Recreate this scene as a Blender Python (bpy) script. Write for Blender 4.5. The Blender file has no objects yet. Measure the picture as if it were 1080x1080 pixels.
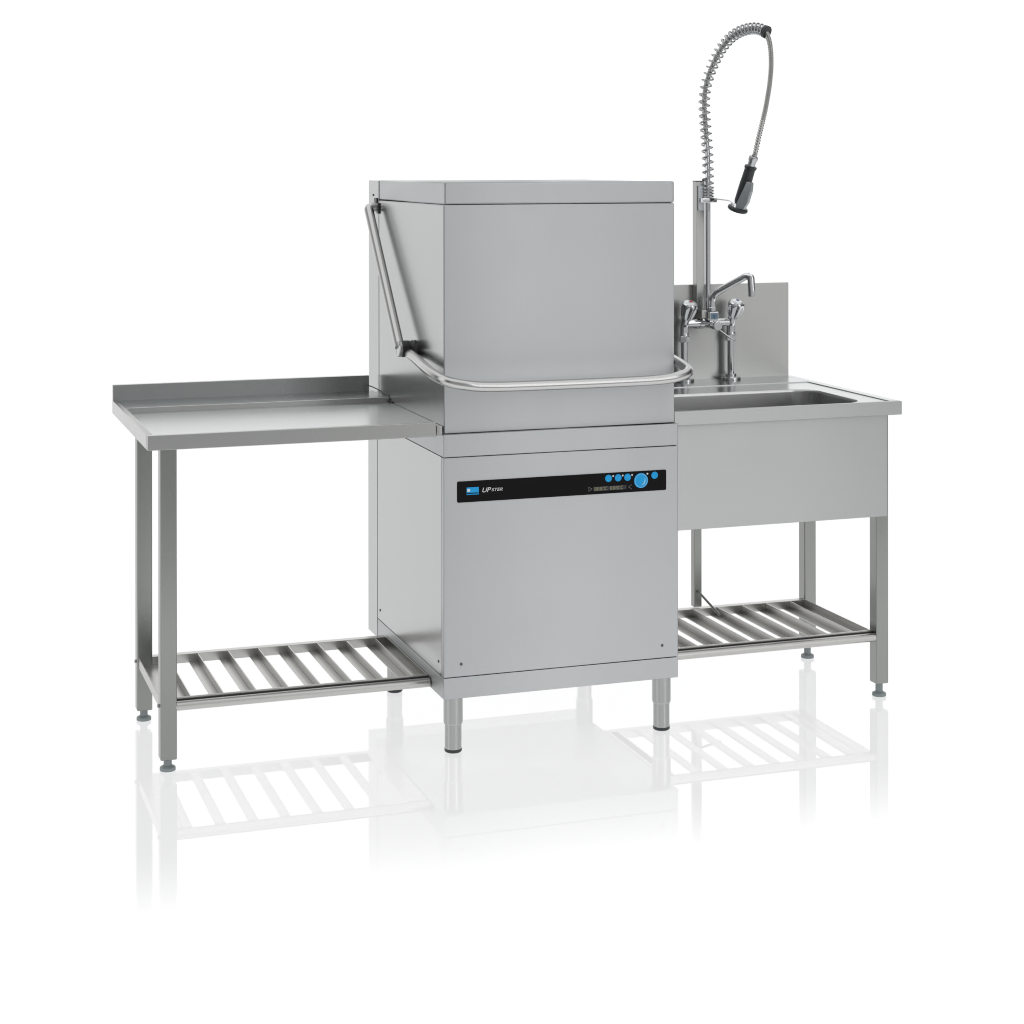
import bpy, bmesh, math
from mathutils import Vector, Matrix

scene = bpy.context.scene
COL = scene.collection
PI = math.pi
ROT = 0.25

# ------------------------------------------------------------------ materials
def new_mat(name):
    m = bpy.data.materials.new(name); m.use_nodes = True
    return m, m.node_tree.nodes, m.node_tree.links, m.node_tree.nodes['Principled BSDF']

def steel(name, col, rough, grain=(3, 3, 420), amt=0.05, bump=0.02, aniso=0.0, tan='Z'):
    """satin or brushed stainless steel; grain = object space noise scale (large value = across the brushing)"""
    m, N, L, p = new_mat(name)
    p.inputs['Metallic'].default_value = 1.0
    tc = N.new('ShaderNodeTexCoord'); mp = N.new('ShaderNodeMapping')
    mp.inputs['Scale'].default_value = grain
    L.new(tc.outputs['Object'], mp.inputs['Vector'])
    n = N.new('ShaderNodeTexNoise'); n.inputs['Scale'].default_value = 1.0; n.inputs['Detail'].default_value = 3
    L.new(mp.outputs['Vector'], n.inputs['Vector'])
    big = N.new('ShaderNodeTexNoise'); big.inputs['Scale'].default_value = 4.0; big.inputs['Detail'].default_value = 2
    L.new(tc.outputs['Object'], big.inputs['Vector'])
    r = N.new('ShaderNodeMapRange'); r.inputs['To Min'].default_value = 1 - amt; r.inputs['To Max'].default_value = 1 + amt
    L.new(n.outputs['Fac'], r.inputs['Value'])
    vm = N.new('ShaderNodeVectorMath'); vm.operation = 'SCALE'; vm.inputs[0].default_value = col
    L.new(r.outputs['Result'], vm.inputs['Scale'])
    L.new(vm.outputs['Vector'], p.inputs['Base Color'])
    r2 = N.new('ShaderNodeMapRange'); r2.inputs['From Min'].default_value = 0; r2.inputs['From Max'].default_value = 1
    r2.inputs['To Min'].default_value = rough * .9; r2.inputs['To Max'].default_value = rough * 1.12
    L.new(big.outputs['Fac'], r2.inputs['Value']); L.new(r2.outputs['Result'], p.inputs['Roughness'])
    if not bump: bump = 0
    b = N.new('ShaderNodeBump'); b.inputs['Strength'].default_value = bump; b.inputs['Distance'].default_value = .001
    L.new(n.outputs['Fac'], b.inputs['Height'])
    if bump: L.new(b.outputs['Normal'], p.inputs['Normal'])
    if aniso:
        p.inputs['Anisotropic'].default_value = aniso; p.inputs['Anisotropic Rotation'].default_value = ROT
        t = N.new('ShaderNodeTangent'); t.direction_type = 'RADIAL'; t.axis = tan
        L.new(t.outputs['Tangent'], p.inputs['Tangent'])
    return m

def plain(name, col, rough=.5, metal=0.0, coat=0.0, spec=.5):
    m, N, L, p = new_mat(name)
    p.inputs['Specular IOR Level'].default_value = spec
    p.inputs['Metallic'].default_value = metal; p.inputs['Roughness'].default_value = rough
    n = N.new('ShaderNodeTexNoise'); n.inputs['Scale'].default_value = 60
    tc = N.new('ShaderNodeTexCoord'); L.new(tc.outputs['Object'], n.inputs['Vector'])
    r = N.new('ShaderNodeMapRange'); r.inputs['To Min'].default_value = .94; r.inputs['To Max'].default_value = 1.06
    L.new(n.outputs['Fac'], r.inputs['Value'])
    vm = N.new('ShaderNodeVectorMath'); vm.operation = 'SCALE'; vm.inputs[0].default_value = col
    L.new(r.outputs['Result'], vm.inputs['Scale']); L.new(vm.outputs['Vector'], p.inputs['Base Color'])
    p.inputs['Coat Weight'].default_value = coat
    return m

M = {}
M['machine'] = steel('satin_machine_steel', (.430, .441, .448), .34, grain=(240, 240, 2), amt=.012, bump=0, aniso=1.0)
M['side'] = steel('satin_side_steel', (.46, .466, .466), .20, grain=(4, 4, 240), amt=.012, bump=0, aniso=.3)
M['tube'] = steel('handle_steel', (.53, .53, .525), .22, amt=.02, bump=0)
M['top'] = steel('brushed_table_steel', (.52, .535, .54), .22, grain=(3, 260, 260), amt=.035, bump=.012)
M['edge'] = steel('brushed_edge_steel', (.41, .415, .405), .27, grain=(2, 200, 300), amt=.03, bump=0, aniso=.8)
M['skirt'] = steel('satin_sink_steel', (.450, .455, .455), .33, grain=(3, 3, 300), amt=.02, bump=0, aniso=1.0)
M['leg'] = steel('tube_leg_steel', (.30, .308, .296), .28, grain=(260, 260, 3), amt=.03, bump=.01)
M['legside'] = M['leg']
M['shelf'] = steel('shelf_steel', (.50, .495, .48), .3, grain=(200, 3, 200), amt=.04, bump=.01)
M['splash'] = steel('splashback_steel', (.46, .465, .455), .34, grain=(2, 2, 260), amt=.03, bump=0, aniso=.5)
M['basin'] = steel('basin_steel', (.60, .605, .60), .3, grain=(3, 3, 200), amt=.03, bump=.006)
M['foot'] = steel('machine_foot_steel', (.42, .43, .425), .22, grain=(300, 300, 3), amt=.05, bump=.01)
M['chrome'] = steel('polished_chrome', (.74, .75, .76), .06, amt=.0, bump=0)
M['spring'] = steel('spring_chrome', (.46, .47, .48), .2, amt=.02, bump=0)
M['hose'] = steel('braided_hose_steel', (.55, .55, .54), .3, amt=.05, bump=.0)
M['rubber'] = plain('black_rubber', (.025, .03, .033), .35)
M['black'] = plain('black_plastic', (.012, .012, .012), .35)
M['screw'] = plain('grey_screw', (.09, .09, .09), .5)
M['gap'] = plain('dark_seam_and_groove_shade', (.05, .05, .05), .8)
M['panel'] = plain('black_glossy_film', (.0065, .0055, .006), .6, spec=.12)
M['blue'] = plain('blue_key_film', (.02, .37, .77), .5, spec=.2)
M['bluelt'] = plain('light_blue_mark', (.28, .62, .86), .5)
M['white'] = plain('white_print', (.75, .76, .78), .5)
M['dimprint'] = plain('grey_print', (.30, .30, .30), .6, spec=.1)
M['lcd'] = plain('pale_display_digits', (.36, .36, .24), .6, spec=.1)
M['lcdg'] = plain('grey_display_field', (.055, .055, .065), .6, spec=.1)
M['greyfoot'] = plain('grey_plastic_foot', (.25, .285, .29), .45)
M['cap'] = plain('white_knob_cap', (.72, .74, .76), .15, metal=.5, coat=.6)
M['red'] = plain('red_dot', (.55, .02, .05), .4)
M['bdot'] = plain('dark_blue_dot', (.02, .06, .18), .4)
M['lever'] = plain('satin_lever_metal', (.40, .43, .44), .3, metal=.7)
M['plate'] = plain('pale_bracket_plate', (.62, .65, .68), .4, metal=.6)

# ------------------------------------------------------------------ mesh helpers
def obj(name, bm, mat, parent=None, smooth=None, label=None):
    me = bpy.data.meshes.new(name)
    bmesh.ops.recalc_face_normals(bm, faces=bm.faces[:])
    bm.to_mesh(me); bm.free()
    me.materials.append(mat)
    if smooth is not None:
        me.set_sharp_from_angle(angle=math.radians(smooth)) if hasattr(me, 'set_sharp_from_angle') else None
        for p in me.polygons: p.use_smooth = True
        try: me.set_sharp_from_angle(angle=math.radians(smooth))
        except Exception: pass
    o = bpy.data.objects.new(name, me); COL.objects.link(o)
    if parent:
        o.parent = parent
        # parts are modelled in world space; put them under their thing without moving them
        o.matrix_parent_inverse = world_of(parent).inverted()
    if smooth is not None:
        wn = o.modifiers.new('weighted_normals', 'WEIGHTED_NORMAL'); wn.keep_sharp = True; wn.weight = 100
    if label: o['label'] = label
    return o

def world_of(o):
    m = Matrix.Translation(o.location) if o.type == 'EMPTY' else Matrix.Identity(4)
    return m

def empty(name, loc, label, cat, group=None):
    o = bpy.data.objects.new(name, None); COL.objects.link(o)
    o.location = loc; o.empty_display_size = .1
    o['label'] = label; o['category'] = cat
    if group: o['group'] = group
    return o

def add_box(bm, x0, x1, y0, y1, z0, z1, bev=0.0, seg=2):
    r = bmesh.ops.create_cube(bm, size=1.0)
    for v in r['verts']:
        v.co = Vector((x0 + (v.co.x + .5) * (x1 - x0), y0 + (v.co.y + .5) * (y1 - y0), z0 + (v.co.z + .5) * (z1 - z0)))
    if bev > 0:
        es = list({e for v in r['verts'] for e in v.link_edges})
        bmesh.ops.bevel(bm, geom=es, offset=bev, segments=seg, affect='EDGES', profile=.5)

def box(name, x0, x1, y0, y1, z0, z1, mat, parent=None, bev=.001, seg=2, label=None):
    bm = bmesh.new(); add_box(bm, x0, x1, y0, y1, z0, z1, bev, seg)
    return obj(name, bm, mat, parent, smooth=35, label=label)

def frames(pts):
    P = [Vector(p) for p in pts]; T = []
    for i in range(len(P)):
        a = P[max(0, i - 1)]; b = P[min(len(P) - 1, i + 1)]
        T.append((b - a).normalized())
    ref = Vector((0, 0, 1)) if abs(T[0].z) < .9 else Vector((1, 0, 0))
    n = T[0].cross(ref).normalized(); F = []
    for i, t in enumerate(T):
        n = (n - t * n.dot(t)).normalized()
        F.append((P[i], t, n, t.cross(n)))
    return F

def add_tube(bm, pts, r, seg=16, cap=True, rads=None):
    F = frames(pts); rings = []
    for i, (p, t, n, b) in enumerate(F):
        rr = rads[i] if rads else r
        rings.append([bm.verts.new(p + (n * math.cos(2*PI*k/seg) + b * math.sin(2*PI*k/seg)) * rr) for k in range(seg)])
    for a, b in zip(rings, rings[1:]):
        for k in range(seg):
            bm.faces.new((a[k], a[(k+1) % seg], b[(k+1) % seg], b[k]))
    if cap:
        bm.faces.new(rings[0][::-1]); bm.faces.new(rings[-1])

def smooth_path(pts, n=8):
    P = [Vector(p) for p in pts]; out = []
    Q = [P[0] * 2 - P[1]] + P + [P[-1] * 2 - P[-2]]
    for i in range(1, len(Q) - 2):
        p0, p1, p2, p3 = Q[i-1], Q[i], Q[i+1], Q[i+2]
        for k in range(n):
            t = k / n
            out.append(.5 * ((2*p1) + (p2 - p0)*t + (2*p0 - 5*p1 + 4*p2 - p3)*t*t + (3*p1 - p0 - 3*p2 + p3)*t**3))
    out.append(P[-1]); return out

def fillet_path(pts, rad, n=8):
    """polyline with rounded corners"""
    P = [Vector(p) for p in pts]; out = [P[0]]
    for i in range(1, len(P) - 1):
        a, b, c = P[i-1], P[i], P[i+1]; r = rad[i-1] if isinstance(rad, (list, tuple)) else rad
        d1 = (a - b).normalized(); d2 = (c - b).normalized()
        r = min(r, (a-b).length*.49, (c-b).length*.49)
        s, e = b + d1*r, b + d2*r
        for k in range(n + 1):
            t = k / n
            out.append(s*(1-t)**2 + b*2*t*(1-t) + e*t*t)
    out.append(P[-1]); return out

def tube(name, pts, r, mat, parent=None, seg=16, rads=None, label=None):
    bm = bmesh.new(); add_tube(bm, pts, r, seg, True, rads)
    return obj(name, bm, mat, parent, smooth=40, label=label)

def add_lathe(bm, base, axis, prof, seg=32, flute=0, depth=0.0):
    """prof: (distance along axis, radius) pairs"""
    base = Vector(base); t = Vector(axis).normalized()
    ref = Vector((0, 0, 1)) if abs(t.z) < .9 else Vector((1, 0, 0))
    n = t.cross(ref).normalized(); b = t.cross(n); rings = []
    for (h, r, *f) in prof:
        d = f[0] if f else 0.0
        ring = []
        for k in range(seg):
            a = 2*PI*k/seg
            rr = r * (1 - d * (0.5 - 0.5*math.cos(flute*a))) if flute else r
            ring.append(bm.verts.new(base + t*h + (n*math.cos(a) + b*math.sin(a))*max(rr, 1e-5)))
        rings.append(ring)
    for a, c in zip(rings, rings[1:]):
        for k in range(seg):
            bm.faces.new((a[k], a[(k+1) % seg], c[(k+1) % seg], c[k]))
    bm.faces.new(rings[0][::-1]); bm.faces.new(rings[-1])

def lathe(name, base, axis, prof, mat, parent=None, seg=32, flute=0, label=None, sm=35):
    bm = bmesh.new(); add_lathe(bm, base, axis, prof, seg, flute)
    return obj(name, bm, mat, parent, smooth=sm, label=label)

def add_prism(bm, poly, y0, y1):
    """outline in x,z extruded along y"""
    a = [bm.verts.new((x, y0, z)) for x, z in poly]; b = [bm.verts.new((x, y1, z)) for x, z in poly]
    bm.faces.new(a); bm.faces.new(b[::-1]); n = len(poly)
    for i in range(n): bm.faces.new((a[i], b[i], b[(i+1) % n], a[(i+1) % n]))

def rrect(x0, x1, y0, y1, r, n=6):
    out = []
    for cx, cy, a0 in ((x1-r, y1-r, 0), (x0+r, y1-r, 90), (x0+r, y0+r, 180), (x1-r, y0+r, 270)):
        for k in range(n+1):
            a = math.radians(a0 + 90*k/n); out.append((cx + r*math.cos(a), cy + r*math.sin(a)))
    return out

def disc(name, x, z, r, y0, y1, mat, parent, seg=28):
    return lathe(name, (x, y0, z), (0, -1, 0), [(0, r), (y0-y1-.0004, r), (y0-y1, r-.0005)], mat, parent, seg)

def text(name, s, x, z, size, y, mat, parent, shear=0.0, ext=.0002, xs=1.0, bold=0.0):
    cu = bpy.data.curves.new(name, 'FONT'); cu.body = s; cu.size = size; cu.shear = shear; cu.extrude = ext
    cu.offset = bold
    t = bpy.data.objects.new(name + '_tmp', cu); COL.objects.link(t)
    me = bpy.data.meshes.new_from_object(t)
    bpy.data.objects.remove(t); bpy.data.curves.remove(cu)
    for v in me.vertices:
        v.co = Vector((x + v.co.x * xs, y - v.co.z, z + v.co.y))
    me.materials.clear(); me.materials.append(mat); me.name = name
    o = bpy.data.objects.new(name, me); COL.objects.link(o)
    o.parent = parent
    root = parent
    while root.parent: root = root.parent
    o.matrix_parent_inverse = world_of(parent).inverted()
    return o

# ------------------------------------------------------------------ DISHWASHER
W = .635
dw = empty('hood_dishwasher', (W/2, .37, 0), 'tall stainless steel hood dishwasher with black control strip, standing between the table and the sink', 'dishwasher')
Z1, Z2, Z3, Z4, Z5 = .1985, .747, .8045, 1.3765, 1.4326
D1, D2 = .648, .748
box('inner_body', .006, W-.006, .006, D1+.02, .160, Z2+.04, M['gap'], dw, 0)
box('hood_lining', .012, W-.012, .017, D1+.02, Z2+.045, 1.425, M['gap'], dw, 0)
box('plinth', 0, W, 0, D1-.001, .145, Z1-.0008, M['machine'], dw, .0012)
fp = box('front_panel', .0, W, 0, .018, Z1+.0006, Z2-.0008, M['machine'], dw, .0018, 3)
sp = box('side_panel', 0, .02, .0195, D1-.001, Z1+.0008, Z2-.0008, M['side'], dw, .001)
sp2 = box('side_panel', W-.02, W, .0195, D1-.001, Z1+.0008, Z2-.0008, M['side'], dw, .001)
bc = box('back_column', -.001, W+.001, D1+.0004, D2, .1445, Z2+.05, M['side'], dw, .0008)
box('upper_column', .0040, W-.0040, D1+.0004, D2+.010, Z2+.0506, Z5-.001, M['side'], bc, .0008)
box('tank_rim', 0, W, 0, D1-.001, Z2+.0006, Z3-.0004, M['machine'], dw, .0018, 3)
hood = box('hood', .0055, W-.0055, .0105, D1-.001, Z3+.0008, Z4-.0006, M['machine'], dw, .0016, 3, label='tall square hood closed over the wash chamber')
# hood side skins in the side finish sit 0.6 mm proud of the hood box
sk = box('hood_side', .0048, .0058, .0145, D1-.004, Z3+.004, Z4-.003, M['side'], hood, 0)
box('hood_cap', .0055, W-.0055, .0095, D1-.0015, Z4+.0004, Z5, M['machine'], dw, .0045, 3)
# column slot behind the handle pivot
box('pivot_slot', .0010, .006, .660, .686, 1.3690, 1.3820, M['black'], dw, 0)
box('pivot_slot', .0008, .008, .638, .662, 1.338, 1.3685, M['black'], dw, .002)
lathe('screw', (.0042, .706, 1.390), (-1, 0, 0), [(0, .003), (.0022, .003)], M['black'], dw, 12)

# control strip with rounded corners, 1.2 mm proud
bm = bmesh.new(); add_prism(bm, rrect(.0349, .6014, .6335, .6862, .004), -.0012, .001)
cp = obj('control_panel', bm, M['panel'], dw)
YB = -.0012
for bx_ in (.4405, .467, .493, .5685):
    z_ = .6723 if bx_ < .55 else .6733
    b_ = disc('button', bx_, z_, .0092, YB, YB-.0012, M['blue'], cp)
    if bx_ < .55:
        d_ = disc('indicator', bx_ + .0128, z_ + .0052, .0024, YB, YB-.0006, M['white'], cp, 12)
disc('indicator', .5485, .6782, .0024, YB, YB-.0006, M['white'], cp, 12)
dial = disc('dial', .5303, .6618, .0192, YB, YB-.0016, M['blue'], cp, 40)
bm = bmesh.new()   # thin light ring and crescent of the dial
def ring_arc(bm, cx, cz, r0, r1, a0, a1, y0, y1, n=24, taper=False):
    o, i = [], []
    for k in range(n+1):
        a = math.radians(a0 + (a1-a0)*k/n); w = math.sin(PI*k/n) if taper else 1
        ro = r1; ri = r1 - (r1-r0)*max(w, .05)
        o.append((cx+ro*math.cos(a), cz+ro*math.sin(a))); i.append((cx+ri*math.cos(a), cz+ri*math.sin(a)))
    for k in range(n):
        q = [o[k], o[k+1], i[k+1], i[k]]
        add_prism(bm, q, y0, y1)
ring_arc(bm, .5303, .6618, .0165, .0176, 0, 360, YB-.0021, YB-.0014)
ring_arc(bm, .5303, .6618, .0085, .0122, -95, 40, YB-.0021, YB-.0014, taper=True)
obj('dial_mark', bm, M['bluelt'], cp)
# small print: arrow marks and the row of display digits
zc = .6462
for sgn, xx in ((1, .3865), (-1, .5045)):
    bm = bmesh.new()
    for (xa, za, xb, zb_) in ((0, -.0055, 0, .0055), (0, .0055, sgn*.009, 0), (0, -.0055, sgn*.009, 0)):
        if sgn < 0 and xa == xb: continue
        dx, dz = xb-xa, zb_-za; l = math.hypot(dx, dz); nx, nz = -dz/l*.0003, dx/l*.0003
        add_prism(bm, [(xx+xa-nx, zc+.001+za-nz), (xx+xb-nx, zc+.001+zb_-nz), (xx+xb+nx, zc+.001+zb_+nz), (xx+xa+nx, zc+.001+za+nz)], YB-.0005, YB+.0003)
    obj('arrow_mark', bm, M['dimprint'], cp)
dsp = box('display', .399, .490, YB-.0006, YB, zc-.0045, zc+.0065, M['lcdg'], cp, .0)
DG = {'8': 'abcdefg', 'C': 'adef', 'h': 'cefg', '5': 'acdfg', '0': 'abcdef', '-': 'g'}
SEG = {'a': (0, 1, 1, 1), 'b': (1, 1, 1, .5), 'c': (1, .5, 1, 0), 'd': (0, 0, 1, 0), 'e': (0, .5, 0, 0), 'f': (0, 1, 0, .5), 'g': (0, .5, 1, .5)}
bm = bmesh.new(); xx = .4025
for ch in '8880C 8880C':
    if ch != ' ':
        for s in DG[ch]:
            a, b, c, d = SEG[s]; w, h, t = .0042, .0078, .0006
            x0_, x1_ = sorted((xx+a*w, xx+c*w)); z0_, z1_ = sorted((zc-.003+b*h, zc-.003+d*h))
            add_box(bm, x0_-t, x1_+t, YB-.0011, YB-.0004, z0_-t, z1_+t)
    xx += .0074 if ch != ' ' else .006
obj('display_digits', bm, M['lcd'], dsp)
# maker badge: light blue plate, white square, small white line of lettering
badge = box('badge', .0597, .0913, YB-.0006, YB, .6518, .6702, M['blue'], cp, 0)
box('badge_square', .0612, .0685, YB-.0012, YB-.0005, .6600, .6665, M['white'], badge, 0)
box('badge_line', .0605, .0905, YB-.0011, YB-.0005, .6543, .6567, M['panel'], badge, 0)
text('lettering', 'UP', .0985, .6562, .0165, YB-.0005, M['white'], cp, shear=.3, xs=1.12)
text('lettering', 'STER', .1240, .6576, .0108, YB-.0005, M['white'], cp, shear=.3, xs=1.28)
# screws
for (x, z) in ((.0455, .2305), (.590, .2315)):
    lathe('screw', (x, 0, z), (0, -1, 0), [(0, .0036), (.0012, .0036), (.0018, .002)], M['screw'], fp, 14)
for (y, z) in ((.0456, .2300), (.619, .2276)):
    lathe('screw', (0, y, z), (-1, 0, 0), [(0, .0036), (.0012, .0036), (.0018, .002)], M['screw'], sp, 14)
# feet
for (x, y) in ((.038, .045), (.607, .045), (.038, .605), (.607, .605)):
    lg = lathe('leg', (x, y, .1465), (0, 0, -1), [(0, .0245), (.070, .0245), (.076, .0225), (.0765, .0212), (.137, .0212)], M['foot'], dw, 36)
    lathe('rubber_foot', (x, y, .0095), (0, 0, -1), [(0, .0212), (.001, .0222), (.0065, .022), (.0092, .019)], M['rubber'], lg, 30)

# lift handle: left arm, joint, bar round the front, right joint and arm
XL = -.019
half = [(XL+.008, .284, .981), (XL, .2227, .9815), (XL-.005, .133, .973), (-.030, .045, .9645), (-.028, -.020, .9550), (-.010, -.060, .9450), (.028, -.078, .9365), (.085, -.081, .9300), (.20, -.081, .9280)]
bar_pts = half + [(W-x*(.27 if x < 0 else 1), y, z) for x, y, z in half[::-1]]
tube('handle_bar', smooth_path(bar_pts, 8), .0130, M['tube'], dw, 20)
for xx_, s in ((XL, -1), (W-XL*.27, 1)):
    arm = [(xx_ - s*.022, .662, 1.356), (xx_+s*.003, .662, 1.356), (xx_+s*.011, .300, .996)]
    tube('handle_arm', fillet_path(arm, .035, 10), .0130, M['tube'], dw, 20)
    j = lathe('handle_joint', (xx_ + s*.011, .289, .992), (-s, 0, 0), [(0, .0200), (.003, .0220), (.021, .0220), (.024, .0200), (.0315, .0230)], M['black'], dw, 28)
    lathe('joint_cap', (xx_+s*.0115, .289, .992), (s, 0, 0), [(0, .0210), (.0060, .0210), (.0080, .0185), (.0072, .0165)], M['tube'], j, 28)



# ------------------------------------------------------------------ square leg and foot
def square_leg(x0, y0, w, z0, z1, parent, foot_h, mat=None):
    l = box('leg', x0, x0+w, y0, y0+w, z0, z1, mat or M['leg'], parent, .003, 3)
    cx_, cy_ = x0+w/2, y0+w/2
    lathe('foot', (cx_, cy_, z0), (0, 0, -1), [(0, .010), (z0-.013, .010), (z0-.0125, .013), (z0-.009, .019), (z0-.002, .0195), (z0-.0005, .017)], M['greyfoot'], l, 28)
    return l

def shelf(parent, x0, x1, yf, yr, z, slats, wall_left, wall_right):
    """open slatted shelf: round front rail, front flange, rear rail, side channels, angle section slats"""
    h = .024
    sh = tube('shelf_rail', [(x0, yf, z+.0115), (x1, yf, z+.0115)], .0115, M['shelf'], parent, 20)
    for xe, s in ((x0, -1), (x1, 1)):
        pass
    box('shelf_lip', x0, x1, yf+.0135, yf+.0165, z+.002, z+.0290, M['shelf'], parent, .0008)
    box('groove_shade_strip', x0, x1, yf+.0095, yf+.0130, z+.0216, z+.0240, M['gap'], parent, 0)  # dark strip painting the shade in the groove between rail and lip
    box('shelf_lip', x0, x1, yr, yr+.0225, z, z+h, M['shelf'], parent, .0012)
    for f, xs in ((wall_left, x0), (wall_right, x1)):
        if not f: continue
        s = 1 if xs == x0 else -1
        bm = bmesh.new()
        a, b = sorted((xs, xs+s*.003)); add_box(bm, a, b, yf+.017, yr-.0005, z, z+h+.003, .0006)
        a, b = sorted((xs+s*.0035, xs+s*f)); add_box(bm, a, b, yf+.017, yr-.0005, z+.0005, z+.0028, .0006)
        obj('side_channel', bm, M['shelf'], parent, smooth=35)
    for x in slats:
        bm = bmesh.new()
        add_box(bm, x-.0028, x, yf+.017, yr-.0006, z+.0005, z+h-.001, .0006)
        add_box(bm, x-.0255, x-.0031, yf+.017, yr-.0006, z+.0005, z+.0030, .0006)
        obj('slat', bm, M['shelf'], parent, smooth=35)

# ------------------------------------------------------------------ OUTLET TABLE (left)
tb = empty('outlet_table', (-.36, .35, 0), 'low stainless steel draining table with slatted undershelf, left of the dishwasher', 'table')
XT = -.7286
bm = bmesh.new()
add_box(bm, XT+.016, .0035, .0205, .529, .8065, .8230, .0006)
tt = obj('table_top', bm, M['top'], tb, smooth=35)
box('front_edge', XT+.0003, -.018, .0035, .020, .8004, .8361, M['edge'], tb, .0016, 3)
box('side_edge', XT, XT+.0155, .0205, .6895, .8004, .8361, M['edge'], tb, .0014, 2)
bm = bmesh.new()
add_prism(bm, [(.5330, .8065), (.5330, .8345), (.5340, .8355), (.6470, .8355), (.6470, .8065)], XT+.016, .0035)
for v in bm.verts: v.co = Vector((v.co.y, v.co.x, v.co.z))
obj('rear_ledge', bm, M['top'], tb)
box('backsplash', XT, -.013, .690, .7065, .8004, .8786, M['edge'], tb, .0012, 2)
box('ledge_step', XT+.016, .0035, .5296, .5326, .8070, .8352, M['shelf'], tb, .0004)
box('rear_ledge', XT+.016, -.003, .6475, .6895, .8065, .8355, M['top'], tb, 0)
tube('edge_gasket', [(-.020, .684, .852), (-.012, .640, .850), (.000, .600, .843), (.001, .550, .839), (.0015, .533, .828), (.0035, .50, .8245)], .0016, M['black'], tb, 8)
square_leg(-.6835, .110, .040, .030, .8035, tb, .03)
square_leg(-.6835, .542, .040, .030, .8035, tb, .03)
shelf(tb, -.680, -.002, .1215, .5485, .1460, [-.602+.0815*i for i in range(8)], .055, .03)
for yy_, zz_ in ((.128, .160), (.556, .160)):
    lathe('bolt', (-.6835, yy_, zz_), (-1, 0, 0), [(0, .0045), (.004, .0045), (.0055, .003)], M['leg'], tb, 12)
# hook plate that hangs the table on the dishwasher
box('hook_plate', -.0160, -.0015, .0065, .0200, .8015, .8260, M['edge'], tb, .0012)

# ------------------------------------------------------------------ SINK
sk_ = empty('sink_unit', (.98, .35, 0), 'stainless steel sink on legs with tall splashback and slatted undershelf, right of the dishwasher', 'sink')
XS0, XS1, YS = .6375, 1.3145, .030
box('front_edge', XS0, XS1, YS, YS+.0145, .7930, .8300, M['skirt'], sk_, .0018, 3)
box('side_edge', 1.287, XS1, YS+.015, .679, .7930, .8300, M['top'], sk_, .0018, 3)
bm = bmesh.new()
add_prism(bm, [(.5205, .805), (.5205, .8262), (.5225, .8300), (.679, .8300), (.679, .805)], XS0, 1.2865)
for v in bm.verts: v.co = Vector((v.co.y, v.co.x, v.co.z))
obj('rear_ledge', bm, M['top'], sk_)
# deck with basin opening
bm = bmesh.new()
zd = .8275
outer = [(XS0, YS+.015), (1.2865, YS+.015), (1.2865, .520), (XS0, .520)]
inner = rrect(.650, 1.221, .058, .386, .062, 10)
ov = [bm.verts.new((x, y, zd)) for x, y in outer]; iv = [bm.verts.new((x, y, zd)) for x, y in inner]
ed = [bm.edges.new((ov[i], ov[(i+1) % 4])) for i in range(4)] + [bm.edges.new((iv[i], iv[(i+1) % len(iv)])) for i in range(len(iv))]
bmesh.ops.triangle_fill(bm, use_beauty=True, edges=ed)
obj('deck', bm, M['top'], sk_)
bm = bmesh.new(); prev = None
lv = [(0, .0), (.0025, .002), (.008, .0035), (.10, .006), (.235, .010), (.252, .016), (.262, .028), (.266, .045)]
for dz, ins in lv:
    rr = rrect(.650+ins, 1.221-ins, .058+ins, .386-ins, max(.062-ins*.3, .02), 10)
    ring = [bm.verts.new((x, y, zd-.0003-dz)) for x, y in rr]
    if prev:
        for k in range(len(ring)): bm.faces.new((prev[k], prev[(k+1) % len(ring)], ring[(k+1) % len(ring)], ring[k]))
    prev = ring
bm.faces.new(prev)
bas = obj('basin', bm, M['basin'], sk_, smooth=50)
lathe('drain', (.95, .22, zd-.266), (0, 0, 1), [(0, .045), (.003, .045), (.004, .038), (.0035, .02)], M['chrome'], bas, 32)
box('front_panel', .640, 1.2775, .0455, .0480, .5155, .7925, M['skirt'], sk_, .0008)
box('side_panel', 1.2745, 1.2772, .0485, .105, .5155, .7925, M['skirt'], sk_, .0006)
box('side_panel', 1.2745, 1.2772, .156, .50, .5155, .7925, M['skirt'], sk_, .0006)
box('splashback', .640, 1.3055, .6795, .6905, .8003, 1.1150, M['splash'], sk_, .0012)
po = box('support_post', .9850, 1.0112, .6500, .6790, .985, 1.4245, M['edge'], sk_, .001)
box('post_cap', .9846, 1.0116, .6496, .6792, 1.4248, 1.4272, M['black'], po, 0)
square_leg(1.281, .110, .038, .038, .7925, sk_, .04)
square_leg(1.281, .530, .038, .038, .7925, sk_, .04)
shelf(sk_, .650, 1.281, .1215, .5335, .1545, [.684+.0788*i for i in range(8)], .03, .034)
bm = bmesh.new(); add_box(bm, .9235, .9475, .534, .558, .1830, .79, .002)
obj('drain_upright', bm, M['leg'], sk_, smooth=35)
tube('drain_rod', [(.935, .530, .229), (.957, .43, .181)], .0035, M['leg'], sk_, 10)

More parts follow.
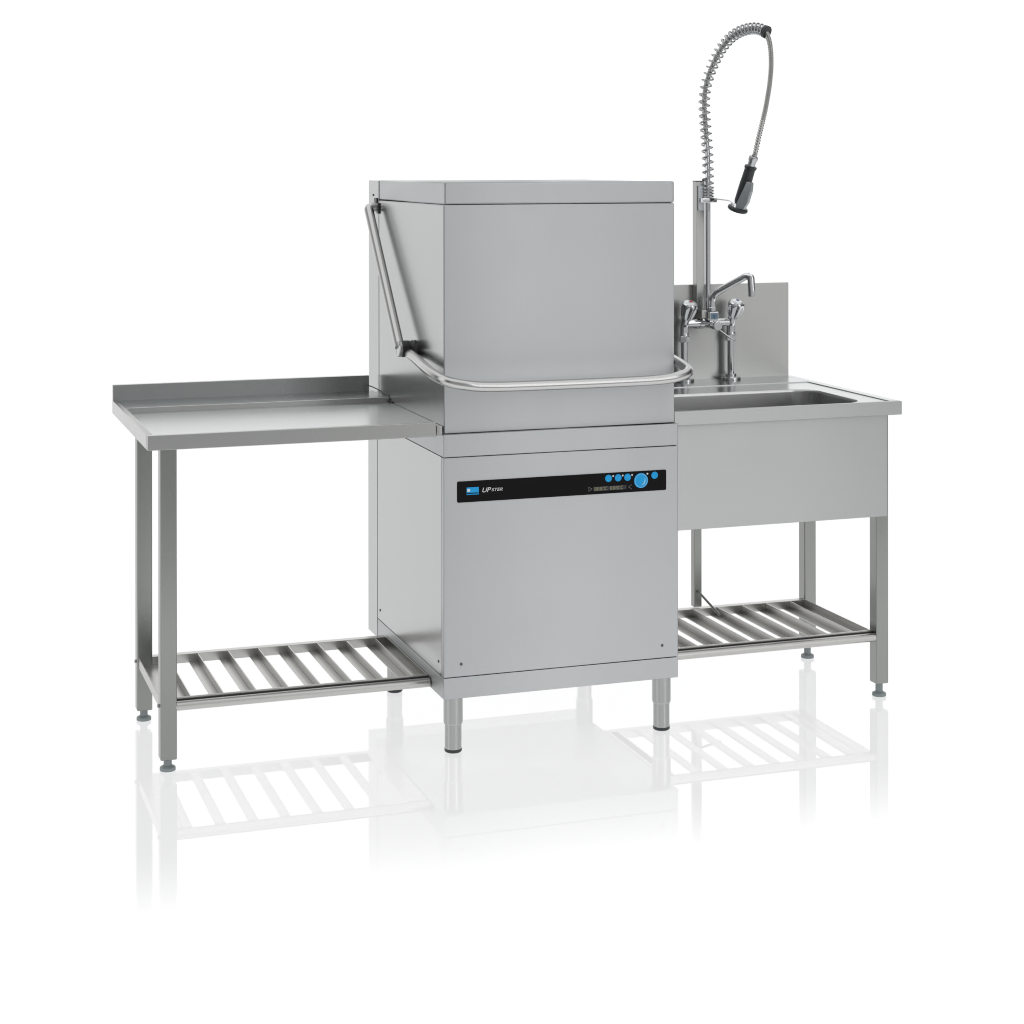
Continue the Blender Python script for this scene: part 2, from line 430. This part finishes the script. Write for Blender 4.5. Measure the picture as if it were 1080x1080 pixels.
# ------------------------------------------------------------------ TAP WITH SPRAY
tp = empty('mixer_tap', (1.018, .645, .83), 'chrome two-handled mixer tap with tall spring-held spray hose, on the sink ledge', 'faucet')
YT = .645
for x, dot in ((.942, 'red'), (1.0945, 'bdot')):
    lathe('base_flange', (x, YT, .8302), (0, 0, 1), [(0, .0295), (.0065, .0295), (.0095, .026), (.0105, .0165), (.018, .0165), (.019, .0125)], M['chrome'], tp, 32)
    tube('riser', [(x, YT, .840), (x, YT, .955)], .0102, M['chrome'], tp, 24)
    lathe('nut', (x, YT, .947), (0, 0, 1), [(0, .0150), (.0015, .0168), (.0165, .0168), (.018, .0150)], M['chrome'], tp, 6)
    # valve body rising from the nut and leaning to the front
    bm = bmesh.new()
    add_tube(bm, smooth_path([(x, YT, .963), (x, YT, .985), (x, YT-.002, 1.002), (x+.001, YT-.010, 1.020), (x+.002, YT-.019, 1.034)], 5), 0.0130, 22, True,
             rads=None)
    add_lathe(bm, (x, YT, .964), (0, 0, 1), [(0, .0140), (.008, .0140), (.010, .0125)], 24)
    obj('valve_body', bm, M['chrome'], tp, smooth=40)
    ax = Vector((.10, -.36, .90)).normalized(); b0 = Vector((x+.001, YT-.012, 1.0165))
    kn = lathe('knob', b0, ax, [(0, .0130, .0), (.004, .0170, .10), (.015, .0215, .22), (.036, .0258, .20), (.043, .0262, .12), (.049, .0240, .03), (.053, .0200, .0)], M['chrome'], tp, 64, flute=8, sm=28)
    lathe('knob_cap', b0+ax*.0532, ax, [(0, .0195), (.0028, .0165), (.0044, .011), (.0050, .005)], M['cap'], kn, 36)
    lathe('knob_dot', b0+ax*.0577, ax, [(0, .0062), (.0009, .0055)], M[dot], kn, 20)
bm = bmesh.new()
add_tube(bm, [(.950, YT, 1.003), (1.004, YT-.002, 1.003)], .0126, 24)
add_tube(bm, [(1.030, YT-.002, 1.003), (1.087, YT, 1.003)], .0126, 24)
add_lathe(bm, (.990, YT-.002, 1.003), (1, 0, 0), [(0, .0145), (.012, .0145)], 24)
add_tube(bm, [(1.017, YT+.004, 1.003), (1.017, .595, 1.003)], .0158, 24)
obj('crossbar', bm, M['chrome'], tp, smooth=40)
blk = box('spout_block', 1.0010, 1.0295, .592, .6215, 1.0145, 1.0390, M['chrome'], tp, .0015)
box('block_badge', 1.0040, 1.0265, .5912, .5918, 1.0170, 1.0350, plain('blue_grey_badge', (.20, .30, .40), .4), blk, 0)
bm = bmesh.new(); ring_arc(bm, 1.0145, 1.0262, .0026, .0040, 0, 360, .5904, .5911, 18)
obj('badge_mark', bm, plain('badge_print', (.05, .12, .22), .4), blk)
box('clamp_block', .9830, 1.0002, .610, .6490, 1.018, 1.0430, M['shelf'], tp, .002)
dv = lathe('diverter_knob', (1.0165, .596, .9985), (0, -1, 0), [(0, .0095), (.018, .0095), (.0185, .0135), (.0265, .0135), (.0275, .0120)], M['chrome'], tp, 32)
lathe('knob_face', (1.0165, .5684, .9985), (0, -1, 0), [(0, .0122), (.0010, .0114)], M['white'], dv, 32)
tube('diverter_lever', [(1.022, .585, .990), (1.056, .560, .960)], .0026, M['chrome'], dv, 12)
# spout
sx, sy = 1.0145, .606
lathe('spout_collar', (sx, sy, 1.0392), (0, 0, 1), [(0, .0095), (.002, .0120), (.012, .0120), (.014, .0100), (.026, .0098)], M['chrome'], tp, 26)
spt = [(sx, sy, 1.0400), (sx, sy, 1.0880), (1.0900, .5290, 1.1480), (1.0985, .5170, 1.1460), (1.1010, .5150, 1.0990)]
sp_ = tube('spout', fillet_path(spt, [.024, .022, .020], 10), .0108, M['chrome'], tp, 24)
lathe('aerator', (1.1010, .5150, 1.106), (0, 0, -1), [(0, .0102), (.001, .0108), (.018, .0108), (.019, .0092)], M['chrome'], sp_, 28)
# riser and spring
rx, ry = 1.0195, .645
spring_pts = [(1.0198, 0.645, 1.375), (1.0198, 0.645, 1.4233), (1.0197, 0.6452, 1.4715), (1.0188, 0.6471, 1.5141), (1.0170, 0.6509, 1.5567), (1.0156, 0.6532, 1.5890), (1.0144, 0.6557, 1.620), (1.0137, 0.6574, 1.6560), (1.0147, 0.6553, 1.6920), (1.0180, 0.6487, 1.7220), (1.0243, 0.6362, 1.7560), (1.0335, 0.6178, 1.7925), (1.0459, 0.5932, 1.8285), (1.0604, 0.5645, 1.8540), (1.0763, 0.5329, 1.8690), (1.0929, 0.5, 1.8742), (1.105, 0.476, 1.8716), (1.1160, 0.454, 1.8620)]
tube('riser_pipe', [(rx, ry, .995), (rx, ry, 1.40), (rx, ry, 1.455), (1.0187, .6473, 1.515), (1.0172, .6505, 1.552)], .0078, M['chrome'], tp, 22)
path = smooth_path(spring_pts, 16); F = frames(path)
cum = [0.0]
for a, b in zip(path, path[1:]): cum.append(cum[-1] + (b-a).length)
Ltot = cum[-1]
def at_len(s):
    s = max(0, min(Ltot-1e-6, s))
    lo, hi = 0, len(cum)-1
    while hi-lo > 1:
        m_ = (lo+hi)//2
        if cum[m_] <= s: lo = m_
        else: hi = m_
    t = (s-cum[lo])/(cum[hi]-cum[lo])
    return tuple(F[lo][i].lerp(F[hi][i], t) for i in (0, 2, 3))
def pitch_at(s):
    if s < .028: return .0085
    if s < .05: return .0085 + (s-.028)/.022*.0125
    if s < .36: return .0212
    u = (s-.36)/(Ltot-.36)
    return .0212 - .0105*u
hel = []; s = 0.0; ang = 0.0; step = 2*PI/18
while s < Ltot:
    p, n, b = at_len(s); hel.append(p + (n*math.cos(ang) + b*math.sin(ang))*.0155)
    ang += step; s += pitch_at(s)/18
sb_ = bmesh.new(); add_tube(sb_, hel, .0031, 8)
obj('spring', sb_, M['spring'], tp, smooth=60)
tip_t = (path[-1]-path[-4]).normalized()
lathe('spring_end', path[-1]-tip_t*.004, tip_t, [(0, .0165), (.001, .0192), (.010, .0192), (.0112, .0165), (.0090, .0105)], M['rubber'], tp, 30)
# braided hose: from the riser through the spring, out of its end and down to the spray gun
hose_pts = [Vector(p) for p in [(1.0172, .6505, 1.548)] + spring_pts[5:-1]] + [Vector(p) for p in [(1.1150, .4560, 1.8610), (1.1200, .4462, 1.8440), (1.1232, .4398, 1.8188), (1.1247, .4369, 1.7829), (1.1242, .4378, 1.7474), (1.1224, .4415, 1.7118), (1.1194, .4475, 1.6764), (1.1156, .4550, 1.6390), (1.1106, .4648, 1.600), (1.1045, .4769, 1.5551), (1.0985, .4890, 1.5060), (1.0967, .4924, 1.4985)]]
hp = smooth_path(hose_pts, 26)
bm = bmesh.new(); rads = []
for i in range(len(hp)): rads.append(.0072 + (.0012 if i % 4 < 2 else -.0008))
add_tube(bm, hp, .0073, 14, True, rads)
obj('hose', bm, M['hose'], tp, smooth=50)
# spray gun
g0, g1 = Vector((1.0968, .4922, 1.5000)), Vector((1.0668, .5518, 1.3270))
gd = (g1-g0).normalized()
gun = lathe('spray_gun', g0, gd, [(0, .0115), (.002, .0135), (.012, .0140), (.016, .0118), (.034, .0118)], M['spring'], tp, 26, label='chrome neck of the hand spray')
lathe('grip', g0+gd*.030, gd, [(0, .0150), (.002, .0185), (.0075, .0185), (.010, .0170), (.012, .0160), (.060, .0172), (.112, .0170), (.122, .0140)], M['rubber'], gun, 32)
lathe('spray_head', g0+gd*.150, gd, [(0, .014), (.004, .019), (.010, .021), (.018, .022)], M['chrome'], gun, 32)
bm = bmesh.new()
hc = g0+gd*.166
ref = Vector((-.6, -.8, 0)); ux = gd.cross(ref).normalized(); uy = gd.cross(ux)
R0, R1 = .0238, .0068
rg = []
for k in range(40):
    a = 2*PI*k/40; c = ux*math.cos(a)+uy*math.sin(a)
    rg.append([bm.verts.new(hc + c*(R0+R1*math.cos(t)) + gd*R1*math.sin(t)) for t in [2*PI*q/12 for q in range(12)]])
for k in range(40):
    for q in range(12):
        bm.faces.new((rg[k][q], rg[(k+1) % 40][q], rg[(k+1) % 40][(q+1) % 12], rg[k][(q+1) % 12]))
obj('head_ring', bm, M['rubber'], gun, smooth=60)
lathe('spray_face', g0+gd*.167, gd, [(0, .0222), (.004, .0215), (.005, .018)], M['rubber'], gun, 32)
# lever: curved plate on the camera-right side of the grip
nn = Vector((-.893, -.45, 0))
lev = [(1.0910, 1.4262), (1.0982, 1.4225), (1.0968, 1.3965), (1.0912, 1.3630), (1.0845, 1.3440), (1.0695, 1.3460)]
bm = bmesh.new(); A_, B_ = [], []
for x, z in lev:
    base = Vector((x, .645 - (x-1.0198)*1.984, z))
    A_.append(bm.verts.new(base + nn*.0190)); B_.append(bm.verts.new(base + nn*.004))
bm.faces.new(A_); bm.faces.new(B_[::-1])
for i in range(len(lev)): bm.faces.new((A_[i], B_[i], B_[(i+1) % len(lev)], A_[(i+1) % len(lev)]))
bmesh.ops.bevel(bm, geom=bm.edges[:], offset=.002, segments=3, affect='EDGES')
obj('lever', bm, M['lever'], gun, smooth=40)
# bracket on the post and wire hook for the gun
bk = box('bracket', .9885, 1.0090, .6440, .6495, 1.338, 1.413, M['plate'], tp, .0015)
box('clamp', .992, 1.040, .622, .6435, 1.362, 1.376, M['chrome'], tp, .002)
tube('hook', smooth_path([(1.0300, .6250, 1.3740), (1.0430, .5992, 1.3712), (1.0572, .5709, 1.3676), (1.0619, .5615, 1.3565), (1.0651, .5552, 1.3454)], 5), .0022, M['chrome'], tp, 10)

# ------------------------------------------------------------------ FLOOR
# floor made translucent for added shadowless light from below; widens away from the camera
bm = bmesh.new()
bm.faces.new([bm.verts.new((x, y, 0)) for x, y in ((-5, -2.1), (5, -2.1), (6, 2.0), (150, 150), (-150, 150), (-6, 2.0))])
fl = obj('floor', bm, bpy.data.materials.new('underlit_translucent_floor'), None)
fl['kind'] = 'structure'
m = fl.data.materials[0]; m.use_nodes = True; N = m.node_tree.nodes; L = m.node_tree.links; N.clear()
out = N.new('ShaderNodeOutputMaterial')
geo = N.new('ShaderNodeNewGeometry'); sep = N.new('ShaderNodeSeparateXYZ'); L.new(geo.outputs['Position'], sep.inputs['Vector'])
g = N.new('ShaderNodeMapRange'); g.interpolation_type = 'SMOOTHSTEP'
g.inputs['From Min'].default_value = -1.02; g.inputs['From Max'].default_value = -.36
g.inputs['To Min'].default_value = 0; g.inputs['To Max'].default_value = 1
L.new(sep.outputs['Y'], g.inputs['Value'])
cm = N.new('ShaderNodeMix'); cm.data_type = 'RGBA'
cm.inputs['A'].default_value = (.88, .88, .88, 1); cm.inputs['B'].default_value = (.82, .82, .825, 1)
L.new(g.outputs['Result'], cm.inputs['Factor'])
tr = N.new('ShaderNodeBsdfTranslucent'); df = N.new('ShaderNodeBsdfDiffuse')
L.new(cm.outputs['Result'], tr.inputs['Color']); L.new(cm.outputs['Result'], df.inputs['Color'])
mx = N.new('ShaderNodeMixShader'); mx.inputs['Fac'].default_value = .05
L.new(tr.outputs[0], mx.inputs[1]); L.new(df.outputs[0], mx.inputs[2])
gl = N.new('ShaderNodeBsdfGlossy'); gl.inputs['Roughness'].default_value = .025
rr = N.new('ShaderNodeMapRange'); rr.inputs['To Min'].default_value = .10; rr.inputs['To Max'].default_value = .006
L.new(g.outputs['Result'], rr.inputs['Value']); L.new(rr.outputs['Result'], gl.inputs['Roughness'])
fr = N.new('ShaderNodeFresnel'); fr.inputs['IOR'].default_value = 2.15
mu = N.new('ShaderNodeMath'); mu.operation = 'MULTIPLY'
mi = N.new('ShaderNodeMath'); mi.operation = 'MINIMUM'; mi.inputs[1].default_value = .33
L.new(fr.outputs[0], mi.inputs[0]); L.new(mi.outputs[0], mu.inputs[0]); L.new(g.outputs['Result'], mu.inputs[1])
m2 = N.new('ShaderNodeMixShader'); L.new(mu.outputs[0], m2.inputs['Fac'])
L.new(mx.outputs[0], m2.inputs[1]); L.new(gl.outputs[0], m2.inputs[2])
L.new(m2.outputs[0], out.inputs['Surface'])

bm = bmesh.new()
for poly in (((-200, -200), (200, -200), (200, -2.1), (-200, -2.1)),
             ((-200, -2.1), (-5, -2.1), (-6, 2.0), (-150, 150), (-200, 150)),
             ((200, -2.1), (5, -2.1), (6, 2.0), (150, 150), (200, 150))):
    bm.faces.new([bm.verts.new((x, y, -.006)) for x, y in poly])
sf_ = obj('added_dark_floor', bm, plain('added_grey_floor', (.50, .50, .50), .7), None)  # unseen grey floor, added to darken reflections in the metal
sf_['kind'] = 'structure'

# ------------------------------------------------------------------ WORLD: white studio with softer, darker sides
w = bpy.data.worlds.new('World'); scene.world = w; w.use_nodes = True
N = w.node_tree.nodes; L = w.node_tree.links; N.clear()
wo = N.new('ShaderNodeOutputWorld'); bg = N.new('ShaderNodeBackground'); L.new(bg.outputs[0], wo.inputs['Surface'])
tc = N.new('ShaderNodeTexCoord'); sp3 = N.new('ShaderNodeSeparateXYZ'); L.new(tc.outputs['Generated'], sp3.inputs[0])
at = N.new('ShaderNodeMath'); at.operation = 'ARCTAN2'; L.new(sp3.outputs['X'], at.inputs[0]); L.new(sp3.outputs['Y'], at.inputs[1])
mr = N.new('ShaderNodeMapRange'); mr.inputs['From Min'].default_value = -PI; mr.inputs['From Max'].default_value = PI
L.new(at.outputs[0], mr.inputs['Value'])
cr = N.new('ShaderNodeValToRGB'); cr.color_ramp.interpolation = 'EASE'
stops = [(-180, .40), (-150, .40), (-122, .10), (-104, 1.25), (-86, 1.25), (-70, .10), (-50, .55), (-30, .88), (-10, .95), (-2, 1.15), (50, 1.15), (64, .35), (84, .08), (112, .10), (130, .40), (144, .80), (149.0, .45), (152.6, 2.9), (155.9, .40), (159.8, 3.3), (164.2, .30), (170, .60), (180, .40)]
e = cr.color_ramp.elements
e[0].position = 0; e[1].position = 1
def setc(el, v, ph=0):
    v /= 1.2; el.color = (v*.94, v*.99, v*1.02, 1) if 162 < abs(ph) < 172 else (v, v, v, 1)
setc(e[0], stops[0][1]); setc(e[1], stops[-1][1])
for ph, v in stops[1:-1]:
    setc(e.new((ph+180)/360), v, ph)
L.new(mr.outputs['Result'], cr.inputs['Fac'])
# overhead softbox blends in above 45 degrees, added white below the horizon underlights the floor
up = N.new('ShaderNodeMapRange'); up.interpolation_type = 'SMOOTHSTEP'
up.inputs['From Min'].default_value = .55; up.inputs['From Max'].default_value = .85; L.new(sp3.outputs['Z'], up.inputs['Value'])
mA = N.new('ShaderNodeMix'); mA.data_type = 'RGBA'; mA.inputs['B'].default_value = (.9, .9, .9, 1)
L.new(up.outputs['Result'], mA.inputs['Factor']); L.new(cr.outputs['Color'], mA.inputs['A'])
lo = N.new('ShaderNodeMapRange'); lo.inputs['From Min'].default_value = -.002; lo.inputs['From Max'].default_value = -.006
L.new(sp3.outputs['Z'], lo.inputs['Value'])
mB = N.new('ShaderNodeMix'); mB.data_type = 'RGBA'; mB.inputs['B'].default_value = (1.085, 1.085, 1.085, 1)
L.new(lo.outputs['Result'], mB.inputs['Factor']); L.new(mA.outputs['Result'], mB.inputs['A'])
L.new(mB.outputs['Result'], bg.inputs['Color']); bg.inputs['Strength'].default_value = 1.2

# ------------------------------------------------------------------ CAMERA (fitted)
F_, CX, CY = 1954.03, 535.33, 173.92
yaw, pitch, roll = .3261, -.00047, -.00094
cam = bpy.data.cameras.new('camera'); co = bpy.data.objects.new('camera', cam); COL.objects.link(co)
cam.sensor_fit = 'HORIZONTAL'; cam.sensor_width = 36
cam.lens = F_/1080*36
cam.shift_x = (540-CX)/1080; cam.shift_y = -(540-CY)/1080
fw = Vector((math.sin(yaw)*math.cos(pitch), math.cos(yaw)*math.cos(pitch), math.sin(pitch)))
rt = Vector((math.cos(yaw), -math.sin(yaw), 0)); upv = rt.cross(fw)
r2_ = rt*math.cos(roll) + upv*math.sin(roll); u2_ = -rt*math.sin(roll) + upv*math.cos(roll)
mt = Matrix((r2_, u2_, -fw)).transposed().to_4x4(); mt.translation = Vector((-1.32412, -4.41453, 1.47774))
co.matrix_world = mt
cam.clip_start = .05; cam.clip_end = 600
scene.camera = co
scene.render.engine = 'CYCLES'
scene.cycles.filter_width = 1.1
scene.view_settings.view_transform = 'Standard'; scene.view_settings.look = 'None'
scene.view_settings.exposure = 0; scene.view_settings.gamma = 1; scene.view_settings.use_curve_mapping = False
